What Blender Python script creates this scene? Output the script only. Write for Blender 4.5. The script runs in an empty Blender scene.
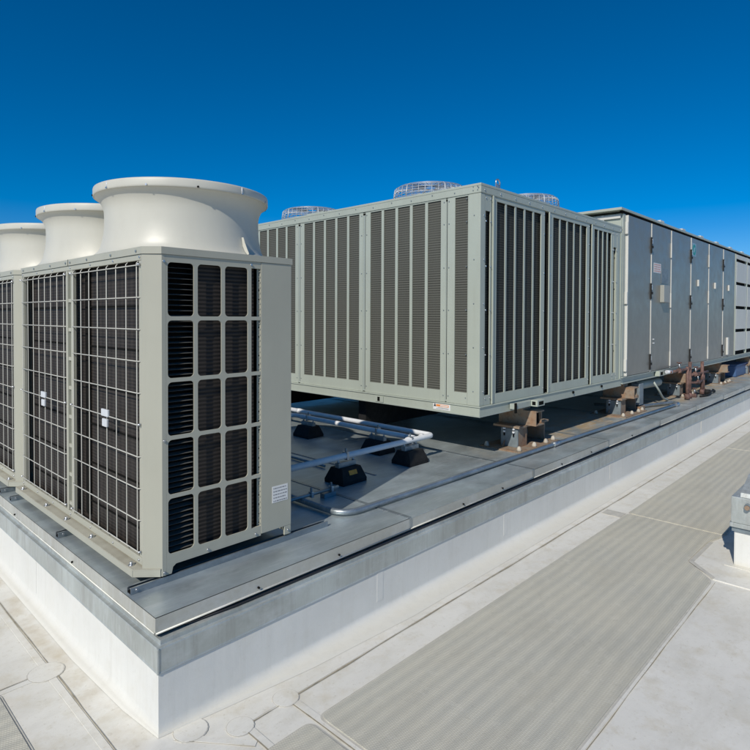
import bpy, bmesh, math, random
from mathutils import Vector, Matrix
random.seed(7)
PI = math.pi
SC = bpy.context.scene
COL = SC.collection

# ------------------------------------------------------------------ materials
def new_mat(name):
    m = bpy.data.materials.new(name); m.use_nodes = True
    nt = m.node_tree
    return m, nt, nt.nodes['Principled BSDF']

def nd(nt, kind, **kw):
    n = nt.nodes.new(kind)
    for k, v in kw.items():
        if k in n.inputs: n.inputs[k].default_value = v
        else: setattr(n, k, v)
    return n

def pos(nt, scale=(1, 1, 1), rot=(0, 0, 0)):
    g = nd(nt, 'ShaderNodeNewGeometry')
    mp = nd(nt, 'ShaderNodeMapping')
    mp.inputs['Scale'].default_value = scale
    mp.inputs['Rotation'].default_value = rot
    nt.links.new(g.outputs['Position'], mp.inputs['Vector'])
    return mp.outputs[0]

def noise(nt, vec, scale, detail=4, rough=.55):
    n = nd(nt, 'ShaderNodeTexNoise'); n.inputs['Scale'].default_value = scale
    n.inputs['Detail'].default_value = detail; n.inputs['Roughness'].default_value = rough
    nt.links.new(vec, n.inputs['Vector'])
    return n.outputs['Fac']

def ramp(nt, fac, stops):
    r = nd(nt, 'ShaderNodeValToRGB')
    els = r.color_ramp.elements
    while len(els) < len(stops): els.new(0.5)
    for e, (p, c) in zip(els, stops):
        e.position = p; e.color = (c, c, c, 1) if isinstance(c, (int, float)) else (*c, 1)
    nt.links.new(fac, r.inputs[0])
    return r.outputs[0]

def mix(nt, fac, a, b, mode='MIX'):
    m = nd(nt, 'ShaderNodeMix', data_type='RGBA', blend_type=mode)
    for sock, v in ((m.inputs[0], fac), (m.inputs[6], a), (m.inputs[7], b)):
        if isinstance(v, (int, float)): sock.default_value = v
        elif isinstance(v, tuple): sock.default_value = (*v, 1)
        else: nt.links.new(v, sock)
    return m.outputs[2]

def mth(nt, op, a, b=None, c=None, clamp=False):
    m = nd(nt, 'ShaderNodeMath', operation=op, use_clamp=clamp)
    for i, v in enumerate((a, b, c)):
        if v is None: continue
        if isinstance(v, (int, float)): m.inputs[i].default_value = v
        else: nt.links.new(v, m.inputs[i])
    return m.outputs[0]

def bump(nt, b, h, strength=.2, dist=.01):
    n = nd(nt, 'ShaderNodeBump'); n.inputs['Strength'].default_value = strength
    n.inputs['Distance'].default_value = dist
    nt.links.new(h, n.inputs['Height']); nt.links.new(n.outputs[0], b.inputs['Normal'])

def paint(name, col, rough=.45, dirt=.25, dirtcol=(.30, .27, .21), streak=True, metal=0.0, orange=.02):
    m, nt, b = new_mat(name)
    v = pos(nt)
    base = mix(nt, ramp(nt, noise(nt, v, 1.3, 5), [(.3, 0), (.7, 1)]), tuple(c*.95 for c in col), tuple(min(1, c*1.04) for c in col))
    if dirt:
        sv = pos(nt, (9, 9, .7)) if streak else pos(nt, (3, 3, 3))
        f = ramp(nt, noise(nt, sv, 2.2, 6, .65), [(.52, 0), (.85, dirt)])
        base = mix(nt, f, base, dirtcol)
        f2 = ramp(nt, noise(nt, pos(nt, (2.2, 2.2, .8)), 1.6, 7, .7), [(.45, 0), (.75, dirt*.8)])
        base = mix(nt, f2, base, dirtcol)
        sp = ramp(nt, noise(nt, v, 55, 3, .6), [(.66, 0), (.8, dirt*.9)])
        base = mix(nt, sp, base, dirtcol)
    nt.links.new(base, b.inputs['Base Color'])
    b.inputs['Metallic'].default_value = metal
    nt.links.new(ramp(nt, noise(nt, v, 6, 4), [(.2, rough-.07), (.8, rough+.1)]), b.inputs['Roughness'])
    bump(nt, b, noise(nt, v, 2.3, 3), .25, orange)
    return m

def galv(name, col, metal=.85, rough=.38, patch=.5, stain=False, streaks=False):
    m, nt, b = new_mat(name)
    v = pos(nt)
    vo = nd(nt, 'ShaderNodeTexVoronoi'); vo.inputs['Scale'].default_value = 70
    nt.links.new(v, vo.inputs['Vector'])
    sep = nd(nt, 'ShaderNodeSeparateColor'); nt.links.new(vo.outputs['Color'], sep.inputs[0])
    spang = sep.outputs[0]
    big = noise(nt, pos(nt, (1, 1.7, 1), (0, 0, .5)), 2.1, 7, .62)
    a = tuple(c*(1-.30*patch) for c in col); c2 = tuple(min(1, c*(1+.55*patch)) for c in col)
    base = mix(nt, ramp(nt, big, [(.32, 0), (.5, .35), (.72, 1)]), a, c2)
    base = mix(nt, .06, base, mix(nt, spang, tuple(c*.6 for c in col), tuple(min(1, c*1.5) for c in col)))
    if streaks:
        f = ramp(nt, noise(nt, pos(nt, (9, 9, .5)), 2.0, 6, .75), [(.48, 0), (.80, .75)])
        base = mix(nt, f, base, (.30, .29, .27))
    metv = metal
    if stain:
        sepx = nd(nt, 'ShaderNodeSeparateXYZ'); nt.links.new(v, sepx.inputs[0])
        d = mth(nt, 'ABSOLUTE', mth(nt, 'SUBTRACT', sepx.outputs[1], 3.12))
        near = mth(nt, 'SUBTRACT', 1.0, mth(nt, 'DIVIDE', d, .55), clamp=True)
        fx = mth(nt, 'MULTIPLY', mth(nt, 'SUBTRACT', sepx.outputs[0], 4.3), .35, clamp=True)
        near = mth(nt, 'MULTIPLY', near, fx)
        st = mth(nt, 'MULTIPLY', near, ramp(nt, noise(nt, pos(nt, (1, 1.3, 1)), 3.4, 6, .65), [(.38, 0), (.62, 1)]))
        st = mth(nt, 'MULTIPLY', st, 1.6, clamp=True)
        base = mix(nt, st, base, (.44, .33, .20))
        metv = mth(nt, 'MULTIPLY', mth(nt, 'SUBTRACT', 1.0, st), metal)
    # small scuffs
    sc = ramp(nt, noise(nt, pos(nt, (1.2, 9, 2), (0, 0, .3)), 3.2, 7, .72), [(.50, 0), (.74, .60)])
    base = mix(nt, sc, base, (.66, .69, .70))
    nt.links.new(base, b.inputs['Base Color'])
    if isinstance(metv, float): b.inputs['Metallic'].default_value = metv
    else: nt.links.new(metv, b.inputs['Metallic'])
    r = mix(nt, .08, ramp(nt, big, [(.25, rough-.06), (.75, rough+.16)]), spang)
    nt.links.new(r, b.inputs['Roughness'])
    h = mth(nt, 'ADD', noise(nt, v, 3.0, 3), mth(nt, 'MULTIPLY', spang, .0015))
    bump(nt, b, h, .16, .02)
    return m

def membrane(name, col, dirt=.5, smooth=False):
    m, nt, b = new_mat(name)
    v = pos(nt)
    n1 = noise(nt, v, 1.1, 7, .62); n2 = noise(nt, pos(nt, (1, 1, 1), (0, 0, .7)), 5.5, 6, .68)
    base = mix(nt, ramp(nt, n1, [(.34, 0), (.66, 1)]), tuple(c*.93 for c in col), tuple(min(.85, c*1.05) for c in col))
    base = mix(nt, ramp(nt, n2, [(.50, 0), (.78, dirt)]), base, (col[0]*.78, col[1]*.72, col[2]*.60))
    n3 = noise(nt, pos(nt, (.8, 2.2, 1), (0, 0, .25)), 2.6, 7, .72)
    base = mix(nt, ramp(nt, n3, [(.47, 0), (.72, dirt*.8)]), base, (col[0]*.80, col[1]*.79, col[2]*.76))
    n4 = noise(nt, v, 13, 6, .75)
    base = mix(nt, ramp(nt, n4, [(.57, 0), (.70, dirt*.55)]), base, (col[0]*.74, col[1]*.70, col[2]*.60))
    base = mix(nt, ramp(nt, noise(nt, v, 38, 5, .7), [(.58, 0), (.76, dirt*.9)]), base, (col[0]*.62, col[1]*.58, col[2]*.5))
    if smooth:
        # the foot of the curb is as dirty as the roof it runs onto
        sp = nd(nt, 'ShaderNodeSeparateXYZ'); nt.links.new(v, sp.inputs[0])
        zf = mth(nt, 'ADD', sp.outputs[2], mth(nt, 'MULTIPLY', mth(nt, 'SUBTRACT', n2, .5), .05))
        foot = mth(nt, 'SUBTRACT', 1.0, mth(nt, 'DIVIDE', mth(nt, 'SUBTRACT', zf, .008), .045), clamp=True)
        foot = mth(nt, 'MULTIPLY', foot, mth(nt, 'GREATER_THAN', sp.outputs[2], -.5))
        base = mix(nt, foot, base, (.69, .665, .58))
        run = ramp(nt, noise(nt, pos(nt, (7, 7, .45)), 2.4, 7, .75), [(.50, 0), (.78, .30)])
        base = mix(nt, run, base, (.50, .48, .42))
    if not smooth:
        # a brown tide mark where water stands along the foot of the curb
        sp = nd(nt, 'ShaderNodeSeparateXYZ'); nt.links.new(v, sp.inputs[0])
        dx = mth(nt, 'ABSOLUTE', mth(nt, 'SUBTRACT', sp.outputs[0], 1.07))
        band = mth(nt, 'SUBTRACT', 1.0, mth(nt, 'DIVIDE', dx, .11), clamp=True)
        fy = mth(nt, 'MULTIPLY', mth(nt, 'SUBTRACT', sp.outputs[1], 2.3), 4.0, clamp=True)
        st = mth(nt, 'MULTIPLY', mth(nt, 'MULTIPLY', band, fy), ramp(nt, noise(nt, v, 4.2, 5, .6), [(.42, 0), (.66, .75)]))
        base = mix(nt, st, base, (.50, .42, .29))
    nt.links.new(base, b.inputs['Base Color'])
    b.inputs['Roughness'].default_value = .55
    h = mth(nt, 'ADD', noise(nt, v, 4.5, 4), mth(nt, 'MULTIPLY', noise(nt, v, 160, 2), .08))
    bump(nt, b, h, .28, .012)
    return m

def plain(name, col, rough=.5, metal=0.0, nz=.15, bmp=0.0):
    m, nt, b = new_mat(name)
    v = pos(nt)
    c = mix(nt, ramp(nt, noise(nt, v, 17, 5), [(.3, 0), (.7, 1)]), tuple(x*(1-nz) for x in col), tuple(min(1, x*(1+nz)) for x in col))
    nt.links.new(c, b.inputs['Base Color'])
    b.inputs['Roughness'].default_value = rough; b.inputs['Metallic'].default_value = metal
    if bmp: bump(nt, b, noise(nt, v, 60, 4), bmp, .004)
    return m

def coil_mat(name, a, bcol, pitch, diamond=0.0, vertical=0.0, axis='h'):
    """condenser coil: fine horizontal fin lines, optional diagonal mesh in front"""
    m, nt, b = new_mat(name)
    v = pos(nt)
    s = nd(nt, 'ShaderNodeSeparateXYZ'); nt.links.new(v, s.inputs[0])
    z = s.outputs[2]; h = mth(nt, 'ADD', s.outputs[0], s.outputs[1])
    line = mth(nt, 'SINE', mth(nt, 'MULTIPLY', z, 2*PI/pitch))
    f = mth(nt, 'MULTIPLY_ADD', line, .5, .5)
    if diamond:
        u = mth(nt, 'SINE', mth(nt, 'MULTIPLY', mth(nt, 'ADD', h, mth(nt, 'MULTIPLY', z, .7)), 2*PI/diamond))
        w = mth(nt, 'SINE', mth(nt, 'MULTIPLY', mth(nt, 'SUBTRACT', h, mth(nt, 'MULTIPLY', z, .7)), 2*PI/diamond))
        dm = mth(nt, 'MULTIPLY_ADD', mth(nt, 'MULTIPLY', u, w), .5, .5)
        f = mth(nt, 'ADD', mth(nt, 'MULTIPLY', f, .6), mth(nt, 'MULTIPLY', dm, .4))
    if vertical:
        vl = mth(nt, 'MULTIPLY_ADD', mth(nt, 'SINE', mth(nt, 'MULTIPLY', h, 2*PI/vertical)), .5, .5)
        f = mth(nt, 'ADD', mth(nt, 'MULTIPLY', f, .55), mth(nt, 'MULTIPLY', vl, .45))
    base = mix(nt, f, a, bcol)
    base = mix(nt, ramp(nt, noise(nt, pos(nt, (1, 1, .35)), 3.1, 5), [(.35, 0), (.75, .45)]), base, tuple((p+q)*.62 for p, q in zip(a, bcol)))
    nt.links.new(base, b.inputs['Base Color'])
    b.inputs['Roughness'].default_value = .6; b.inputs['Specular IOR Level'].default_value = .25
    bump(nt, b, f, .5, .004)
    return m

def pad_mat():
    m, nt, b = new_mat('walkway_pad_membrane')
    v = pos(nt); col = (.62, .595, .495)
    s = nd(nt, 'ShaderNodeSeparateXYZ'); nt.links.new(v, s.inputs[0])
    rib = mth(nt, 'MULTIPLY_ADD', mth(nt, 'SINE', mth(nt, 'MULTIPLY', s.outputs[1], 2*PI/.014)), .5, .5)
    crs = mth(nt, 'MULTIPLY_ADD', mth(nt, 'SINE', mth(nt, 'MULTIPLY', mth(nt, 'ADD', s.outputs[0], mth(nt, 'MULTIPLY', s.outputs[1], .5)), 2*PI/.011)), .5, .5)
    wob = mth(nt, 'MULTIPLY', noise(nt, pos(nt, (.6, 1, 1)), 1.4, 3), .07)
    band = mth(nt, 'MULTIPLY_ADD', mth(nt, 'SINE', mth(nt, 'MULTIPLY', mth(nt, 'ADD', s.outputs[1], wob), 2*PI/.078)), .5, .5)
    c = mix(nt, mth(nt, 'MULTIPLY', rib, crs), tuple(x*.86 for x in col), tuple(x*1.10 for x in col))
    c = mix(nt, mth(nt, 'MULTIPLY', band, .62), c, (.43, .425, .37))
    c = mix(nt, ramp(nt, noise(nt, v, 2.3, 6), [(.35, 0), (.75, .35)]), c, (.62, .57, .44))
    c = mix(nt, ramp(nt, noise(nt, pos(nt, (.7, 2.0, 1), (0, 0, -.1)), 2.2, 7, .72), [(.45, 0), (.70, .38)]), c, (.40, .38, .31))
    c = mix(nt, ramp(nt, noise(nt, v, 9, 6, .75), [(.56, 0), (.72, .35)]), c, (.70, .67, .57))
    c = mix(nt, ramp(nt, noise(nt, v, 30, 5, .7), [(.58, 0), (.8, .4)]), c, (.25, .24, .2))
    nt.links.new(c, b.inputs['Base Color']); b.inputs['Roughness'].default_value = .6
    bump(nt, b, mth(nt, 'MULTIPLY', rib, crs), .35, .003)
    return m

def rust_mat():
    m, nt, b = new_mat('rusty_primer_steel')
    v = pos(nt)
    c = mix(nt, ramp(nt, noise(nt, v, 9, 6, .65), [(.42, 0), (.72, 1)]), (.27, .22, .165), (.30, .155, .075))
    c = mix(nt, ramp(nt, noise(nt, v, 21, 5, .7), [(.52, 0), (.7, .8)]), c, (.16, .09, .055))
    nt.links.new(c, b.inputs['Base Color']); b.inputs['Roughness'].default_value = .75
    bump(nt, b, noise(nt, v, 60, 4), .3, .004)
    return m

M = {}
M['cream'] = paint('cream_painted_steel', (.41, .405, .33), .42, .14)
M['dirtyflange'] = paint('dusty_cream_flange', (.43, .415, .335), .7, .6, dirtcol=(.20, .175, .125), streak=False)
M['plastic'] = paint('cream_moulded_plastic', (.57, .555, .475), .42, .13, streak=False, orange=.006)
M['sage'] = paint('sage_grey_paint', (.405, .44, .375), .40, .2, dirtcol=(.27, .26, .2))
M['sage2'] = paint('sage_grey_frame_paint', (.36, .40, .36), .42, .25, dirtcol=(.25, .24, .19))
M['door'] = paint('satin_grey_door_metal', (.225, .222, .195), .34, .14, metal=.2, orange=.03, dirtcol=(.25, .25, .23))
M['doorbox'] = paint('grey_box_paint', (.33, .335, .30), .45, .12)
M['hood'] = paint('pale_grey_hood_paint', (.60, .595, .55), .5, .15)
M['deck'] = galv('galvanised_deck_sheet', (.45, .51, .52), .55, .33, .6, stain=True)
M['galv'] = galv('galvanised_flashing', (.47, .50, .475), .42, .40, .45, streaks=True)
M['ledge'] = galv('galvanised_fascia', (.50, .50, .45), .35, .42, .4)
M['strut'] = galv('galvanised_strut', (.30, .34, .36), .7, .32, .3)
M['roof'] = membrane('white_roof_membrane', (.75, .73, .66), .8)
M['wall'] = membrane('clean_white_membrane', (.715, .71, .665), .22, smooth=True)
M['seam'] = plain('dirty_seam_edge', (.34, .30, .22), .8, nz=.3)
M['weld'] = plain('weld_bead_membrane', (.52, .50, .44), .6, nz=.12)
M['pad'] = pad_mat()
M['black'] = plain('black_rubber', (.018, .018, .018), .7, nz=.3, bmp=.3)
M['dark'] = plain('dark_void', (.010, .010, .009), .9)
M['dark'].node_tree.nodes['Principled BSDF'].inputs['Specular IOR Level'].default_value = .05
M['black'].node_tree.nodes['Principled BSDF'].inputs['Specular IOR Level'].default_value = .2
M['slat'] = plain('dull_grey_slat', (.10, .10, .09), .7)
M['cable'] = plain('black_cable_jacket', (.02, .02, .022), .45)
M['amber'] = plain('amber_label', (.80, .30, .03), .5)
M['label'] = plain('white_label', (.72, .72, .70), .4, nz=.04)
M['ink'] = plain('label_ink', (.22, .22, .23), .6)
M['orange'] = plain('orange_label_print', (.72, .25, .06), .5)
M['pinkish'] = plain('faded_red_print', (.55, .30, .26), .5)
M['green'] = plain('green_emblem', (.02, .28, .22), .4)
M['teal'] = plain('blue_grey_emblem', (.25, .38, .45), .4)
M['pvc'] = plain('white_pipe_jacket', (.72, .73, .73), .35, nz=.05)
M['clip'] = plain('white_nylon', (.62, .64, .66), .35, nz=.04)
M['rust'] = rust_mat()
M['steel'] = plain('zinc_steel', (.55, .56, .57), .35, .9, .1)
M['bluesteel'] = plain('grey_primed_steel', (.20, .24, .26), .5, .2, .2)
M['caulk'] = plain('white_sealant', (.46, .42, .35), .8, nz=.3)
M['copper'] = plain('oxide_brown_pipe', (.15, .085, .07), .7, .1, .5)
M['blue'] = plain('blue_plastic', (.05, .11, .24), .5)
M['coilA'] = coil_mat('brown_coil_fins', (.012, .010, .009), (.050, .042, .036), .019, vertical=.062)
M['coilS'] = coil_mat('side_coil_fins', (.009, .008, .007), (.045, .037, .031), .022)
M['coilB'] = coil_mat('black_coil_fins', (.003, .003, .003), (.055, .055, .052), .026)
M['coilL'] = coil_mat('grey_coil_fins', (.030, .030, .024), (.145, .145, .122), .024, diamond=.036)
M['coilR'] = coil_mat('grey_coil_fins_shade_painted', (.012, .012, .010), (.070, .070, .060), .024, diamond=.036)  # coilL fins again, with the shade of the right face in the colour
M['wirewhite'] = paint('white_coated_wire', (.52, .51, .45), .4, .05)
M['guard'] = plain('bright_wire', (.46, .49, .52), .45, .4, .05)
M['ground'] = membrane('town_ground', (.16, .15, .12), .6, smooth=True)

# ------------------------------------------------------------------ mesh builder
WL = {}
class MB:
    def __init__(s): s.bm = bmesh.new(); s.mats = []; s.done = []
    def cut(s):
        """what follows becomes a separate object of the same name"""
        s.done.append((s.bm, s.mats)); s.bm = bmesh.new(); s.mats = []
        return s
    def mi(s, m):
        m = M[m]
        if m not in s.mats: s.mats.append(m)
        return s.mats.index(m)
    def box(s, x0, x1, y0, y1, z0, z1, m, bev=0.0):
        i = s.mi(m)
        r = bmesh.ops.create_cube(s.bm, size=1)
        vs = r['verts']
        for v in vs:
            v.co = Vector(((x0+x1)/2+v.co.x*(x1-x0), (y0+y1)/2+v.co.y*(y1-y0), (z0+z1)/2+v.co.z*(z1-z0)))
        fs = {f for v in vs for f in v.link_faces}
        for f in fs: f.material_index = i
        if bev > 0:
            es = list({e for v in vs for e in v.link_edges})
            bmesh.ops.bevel(s.bm, geom=es, offset=bev, segments=2, affect='EDGES', profile=.6, material=-1)
        return s
    def poly(s, pts, m, smooth=False):
        vs = [s.bm.verts.new(p) for p in pts]
        f = s.bm.faces.new(vs); f.material_index = s.mi(m); f.smooth = smooth
        return f
    def prism(s, pts, axis, a0, a1, m):
        """polygon pts (2D) extruded along axis ('x','y','z')"""
        def P(p, a):
            if axis == 'x': return (a, p[0], p[1])
            if axis == 'y': return (p[0], a, p[1])
            return (p[0], p[1], a)
        A = [s.bm.verts.new(P(p, a0)) for p in pts]; B = [s.bm.verts.new(P(p, a1)) for p in pts]
        i = s.mi(m); n = len(pts)
        fs = [s.bm.faces.new(A), s.bm.faces.new(B[::-1])]
        for k in range(n): fs.append(s.bm.faces.new((A[k], B[k], B[(k+1) % n], A[(k+1) % n])))
        for f in fs: f.material_index = i
        return s
    def tube(s, pts, r, m, n=10, bend=0.0, cap=True):
        pts = [Vector(p) for p in pts]
        if bend > 0 and len(pts) > 2:
            out = [pts[0]]
            for a, b, c in zip(pts, pts[1:], pts[2:]):
                d1 = (a-b).normalized(); d2 = (c-b).normalized()
                L = min(bend, (a-b).length*.45, (c-b).length*.45)
                p0 = b+d1*L; p1 = b+d2*L
                for k in range(7):
                    t = k/6; out.append((1-t)**2*p0+2*t*(1-t)*b+t*t*p1)
            out.append(pts[-1]); pts = out
        i = s.mi(m); rings = []; up = None
        rr = r if isinstance(r, (list, tuple)) else [r]*len(pts)
        for k, p in enumerate(pts):
            d = (pts[min(k+1, len(pts)-1)]-pts[max(k-1, 0)]).normalized()
            if up is None:
                up = Vector((0, 0, 1)) if abs(d.z) < .9 else Vector((1, 0, 0))
            x = d.cross(up)
            if x.length < 1e-4: x = d.orthogonal()
            x.normalize(); y = x.cross(d).normalized(); up = y
            rings.append([s.bm.verts.new(p+(x*math.cos(2*PI*j/n)+y*math.sin(2*PI*j/n))*rr[k]) for j in range(n)])
        for A, B in zip(rings, rings[1:]):
            for j in range(n):
                f = s.bm.faces.new((A[j], A[(j+1) % n], B[(j+1) % n], B[j])); f.smooth = True; f.material_index = i
        if cap:
            f = s.bm.faces.new(rings[0][::-1]); f.material_index = i
            f = s.bm.faces.new(rings[-1]); f.material_index = i
        return s
    def lathe(s, prof, c, m, n=64, mats=None):
        i = s.mi(m); rings = []
        for r, z in prof:
            rings.append([s.bm.verts.new((c[0]+r*math.cos(2*PI*j/n), c[1]+r*math.sin(2*PI*j/n), z)) for j in range(n)])
        for A, B in zip(rings, rings[1:]):
            for j in range(n):
                f = s.bm.faces.new((A[j], A[(j+1) % n], B[(j+1) % n], B[j])); f.smooth = True; f.material_index = i
        return s
    def ring(s, c, R, r, m, n=40, k=6):
        pts = [(c[0]+R*math.cos(2*PI*j/n), c[1]+R*math.sin(2*PI*j/n), c[2]) for j in range(n)]
        i = s.mi(m); rings = []
        for j in range(n):
            a = 2*PI*j/n
            rings.append([s.bm.verts.new((c[0]+(R+r*math.cos(2*PI*q/k))*math.cos(a), c[1]+(R+r*math.cos(2*PI*q/k))*math.sin(a), c[2]+r*math.sin(2*PI*q/k))) for q in range(k)])
        for j in range(n):
            A = rings[j]; B = rings[(j+1) % n]
            for q in range(k):
                f = s.bm.faces.new((A[q], A[(q+1) % k], B[(q+1) % k], B[q])); f.smooth = True; f.material_index = i
        return s
    def screw(s, p, axis, r=.006, h=.005, m='steel'):
        """hex screw head on a wall facing -axis"""
        d = {'x': Vector((-1, 0, 0)), 'y': Vector((0, -1, 0)), 'z': Vector((0, 0, 1))}[axis]
        p = Vector(p)
        s.tube([p-d*.002, p+d*h], r, m, n=6)
        for f in s.bm.faces[-8:] if False else []: f.smooth = False
        return s
    def build(s, name, parent=None):
        if s.done:
            if len(s.bm.verts): s.done.append((s.bm, s.mats))
            lst = s.done; s.done = []
            for bm, mats in lst:
                q = MB.__new__(MB); q.bm = bm; q.mats = mats; q.done = []
                r = q.build(name, parent)
            return r
        me = bpy.data.meshes.new(name)
        bmesh.ops.recalc_face_normals(s.bm, faces=s.bm.faces)
        vs = s.bm.verts
        if parent is None:
            mn = Vector((min(v.co.x for v in vs), min(v.co.y for v in vs), min(v.co.z for v in vs)))
            mx = Vector((max(v.co.x for v in vs), max(v.co.y for v in vs), mn.z))
            o0 = (mn+mx)/2
        else: o0 = WL[parent.name]
        bmesh.ops.translate(s.bm, verts=vs[:], vec=-o0)
        s.bm.to_mesh(me); s.bm.free()
        for m in s.mats: me.materials.append(m)
        o = bpy.data.objects.new(name, me); COL.objects.link(o)
        if parent is None: o.location = o0
        else: o.parent = parent
        WL[o.name] = o0
        return o

def thing(name, loc, label, cat, group=None):
    o = bpy.data.objects.new(name, None); COL.objects.link(o); o.location = loc
    o.empty_display_size = .2
    WL[o.name] = Vector(loc)
    o['label'] = label; o['category'] = cat
    if group: o['group'] = group
    return o
def tag(o, label, cat, group=None):
    o['label'] = label; o['category'] = cat
    if group: o['group'] = group
    return o
def struct(o): o['kind'] = 'structure'; return o
def dup(root, delta, label):
    """copy a thing with its parts and sub-parts, moved by delta"""
    r = root.copy(); COL.objects.link(r); r.location = root.location+Vector(delta); r['label'] = label
    def kids(a, b):
        for ch in [c for c in ALLKIDS(a)]:
            c = ch.copy(); COL.objects.link(c); c.parent = b
            kids(ch, c)
    kids(root, r)
    return r
def ALLKIDS(a): return list(a.children)

D = .53           # top of the sheet-metal deck
H = 1.91          # eye height above the roof

# ================================================================== SETTING
g = MB(); g.poly([(-2500, -2500, -9), (2500, -2500, -9), (2500, 2500, -9), (-2500, 2500, -9)], 'ground')
struct(g.build('ground'))

roof = MB(); roof.box(-9, 60, -7, 34, -1.2, 0, 'roof')
roof = struct(roof.build('roof'))
# membrane lap seams: a low welded lip with a dirt line on its edge
def seam(pts, wdt=.018, lip=.0, name='membrane_seam'):
    b = MB()
    (x0, y0), (x1, y1) = pts
    n = max(2, int(math.hypot(x1-x0, y1-y0)/.12))
    dx, dy = (x1-x0), (y1-y0); L = math.hypot(dx, dy); nx, ny = -dy/L, dx/L
    prev = None
    ph = random.random()*9
    for k in range(n+1):
        t = k/n
        w = .0022*math.sin(k*.37+ph)+.0012*math.sin(k*1.3+ph)
        cx, cy = x0+dx*t+nx*w, y0+dy*t+ny*w
        wd = wdt*(.40+.16*math.sin(k*.9+ph)+.12*math.sin(k*2.3))
        row = [(cx+nx*wd*.5, cy+ny*wd*.5, .0045), (cx-nx*wd*.5, cy-ny*wd*.5, .0045)]
        if prev: b.poly([prev[0], row[0], row[1], prev[1]], 'seam')
        prev = row
    # raised lap edge next to the line
    px, py = nx*wdt*.5, ny*wdt*.5
    q = lambda a: (x0+dx*a, y0+dy*a)
    for a0, a1 in ((0, 1),):
        A = q(a0); B = q(a1); s = 1
        pts = [(A[0]+px, A[1]+py), (B[0]+px, B[1]+py), (B[0]+px+nx*.035, B[1]+py+ny*.035), (A[0]+px+nx*.035, A[1]+py+ny*.035)]
        b.prism(pts, 'z', .0006, .0034, 'roof')
    return b.build(name, roof)
seam([(1.42, 2.24), (26, 2.24)])
seam([(1.015, 2.30), (1.015, 9)], .013)
seam([(1.74, 2.2), (1.74, -2)], .013)
seam([(1.476, 2.2), (1.476, -2)], .011)
seam([(.93, 3.352), (-5, 3.352)], .013)
seam([(2.0, 1.03), (4.66, 1.03)], .009)
seam([(5.60, 1.03), (20, 1.03)], .009)
seam([(1.22, 2.40), (1.45, 2.10)], .006)
# round cover patches where seams meet
for (x, y, r) in ((.985, 3.352, .085), (1.476, 2.255, .062), (1.745, 2.262, .064), (1.305, 2.40, .075), (4.2, 2.02, .0)):
    if r == 0: continue
    b = MB(); n = 44
    ring = [(x+r*math.cos(2*PI*k/n)*(1+.03*math.sin(3*k)), y+r*math.sin(2*PI*k/n)) for k in range(n)]
    b.prism(ring, 'z', .0005, .0050, 'roof')
    ro = [(x+(px-x)*1.05, y+(py-y)*1.05) for px, py in ring]
    b.prism(ro, 'z', .0004, .0038, 'weld')
    b.build('seam_patch', roof)
# T-patch next to the walkway
b = MB(); b.box(5.55, 5.70, 2.03, 2.21, .0005, .0045, 'weld'); b.build('seam_patch', roof)
# flashing apron at the roof box
b = MB(); b.prism([(4.70, 1.055), (4.91, 1.255), (5.43, 1.24), (5.62, 1.15), (5.9, .9), (5.9, .2), (4.70, .2)], 'z', .0006, .0085, 'roof')
b.prism([(4.70, 1.050), (4.905, 1.265), (5.44, 1.25), (5.47, 1.225), (4.93, 1.235), (4.735, 1.045)], 'z', .0086, .0105, 'weld')
b.build('flashing_apron', roof)

# ---- walkway pads (each welded sheet a thing)
def rounded(pts, r, n=5):
    out = []; N = len(pts)
    for i in range(N):
        a, p, c = Vector(pts[i-1]), Vector(pts[i]), Vector(pts[(i+1) % N])
        d1 = (a-p); d2 = (c-p); L = min(r, d1.length*.4, d2.length*.4); d1.normalize(); d2.normalize()
        for k in range(n+1):
            t = k/n; q = (1-t)**2*(p+d1*L)+2*t*(1-t)*p+t*t*(p+d2*L)
            out.append((q.x, q.y))
    return out
def pad(pts, label, edge=True):
    b = MB(); rp = rounded(pts, .045)
    b.prism(rp, 'z', .0008, .0095, 'pad')
    if edge:
        c = Vector((sum(p[0] for p in rp)/len(rp), sum(p[1] for p in rp)/len(rp)))
        cx0 = [(p[0]+(.012 if p[0] > c.x else -.012), p[1]+(.012 if p[1] > c.y else -.012)) for p in rounded(pts, .05)]
        b.prism(cx0, 'z', .0005, .0042, 'weld')
    return tag(b.build('walkway_pad'), label, 'walkway pad', 'textured walkway pads on the roof')
pad([(1.775, 2.035), (1.775, -.6), (4.30, -.6), (4.30, 1.0), (4.67, 1.045), (4.885, 1.275), (5.70, 1.26), (5.70, 2.01)][:0] or
    [(1.775, 2.035), (1.775, 1.06), (4.66, 1.06), (4.90, 1.275), (5.46, 1.262), (5.70, 1.20), (5.70, 2.01)],
    'longest ribbed walkway pad in the foreground, its corner cut away beside the roof box')
pad([(5.725, 2.01), (5.725, 1.20), (9.6, 1.20), (9.6, 2.01)], 'ribbed grey walkway pad beyond the seam, behind the small roof box')
pad([(9.63, 2.01), (9.63, 1.20), (13.5, 1.20), (13.5, 2.01)], 'distant ribbed walkway pad furthest along the strip')
pad([(.6, 2.035), (.6, .8), (1.712, .8), (1.712, 2.035)], 'short grey walkway pad tip at the bottom edge, below the round seam patches')
pad([(-.5, 4.35), (-.5, 1.2), (.755, 1.2), (.755, 4.35)][:0] or [(-.5, 3.32), (-.5, 1.2), (.755, 1.2), (.755, 3.32)], 'grey walkway pad in the bottom left corner of the roof, left of the white curb')

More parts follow.
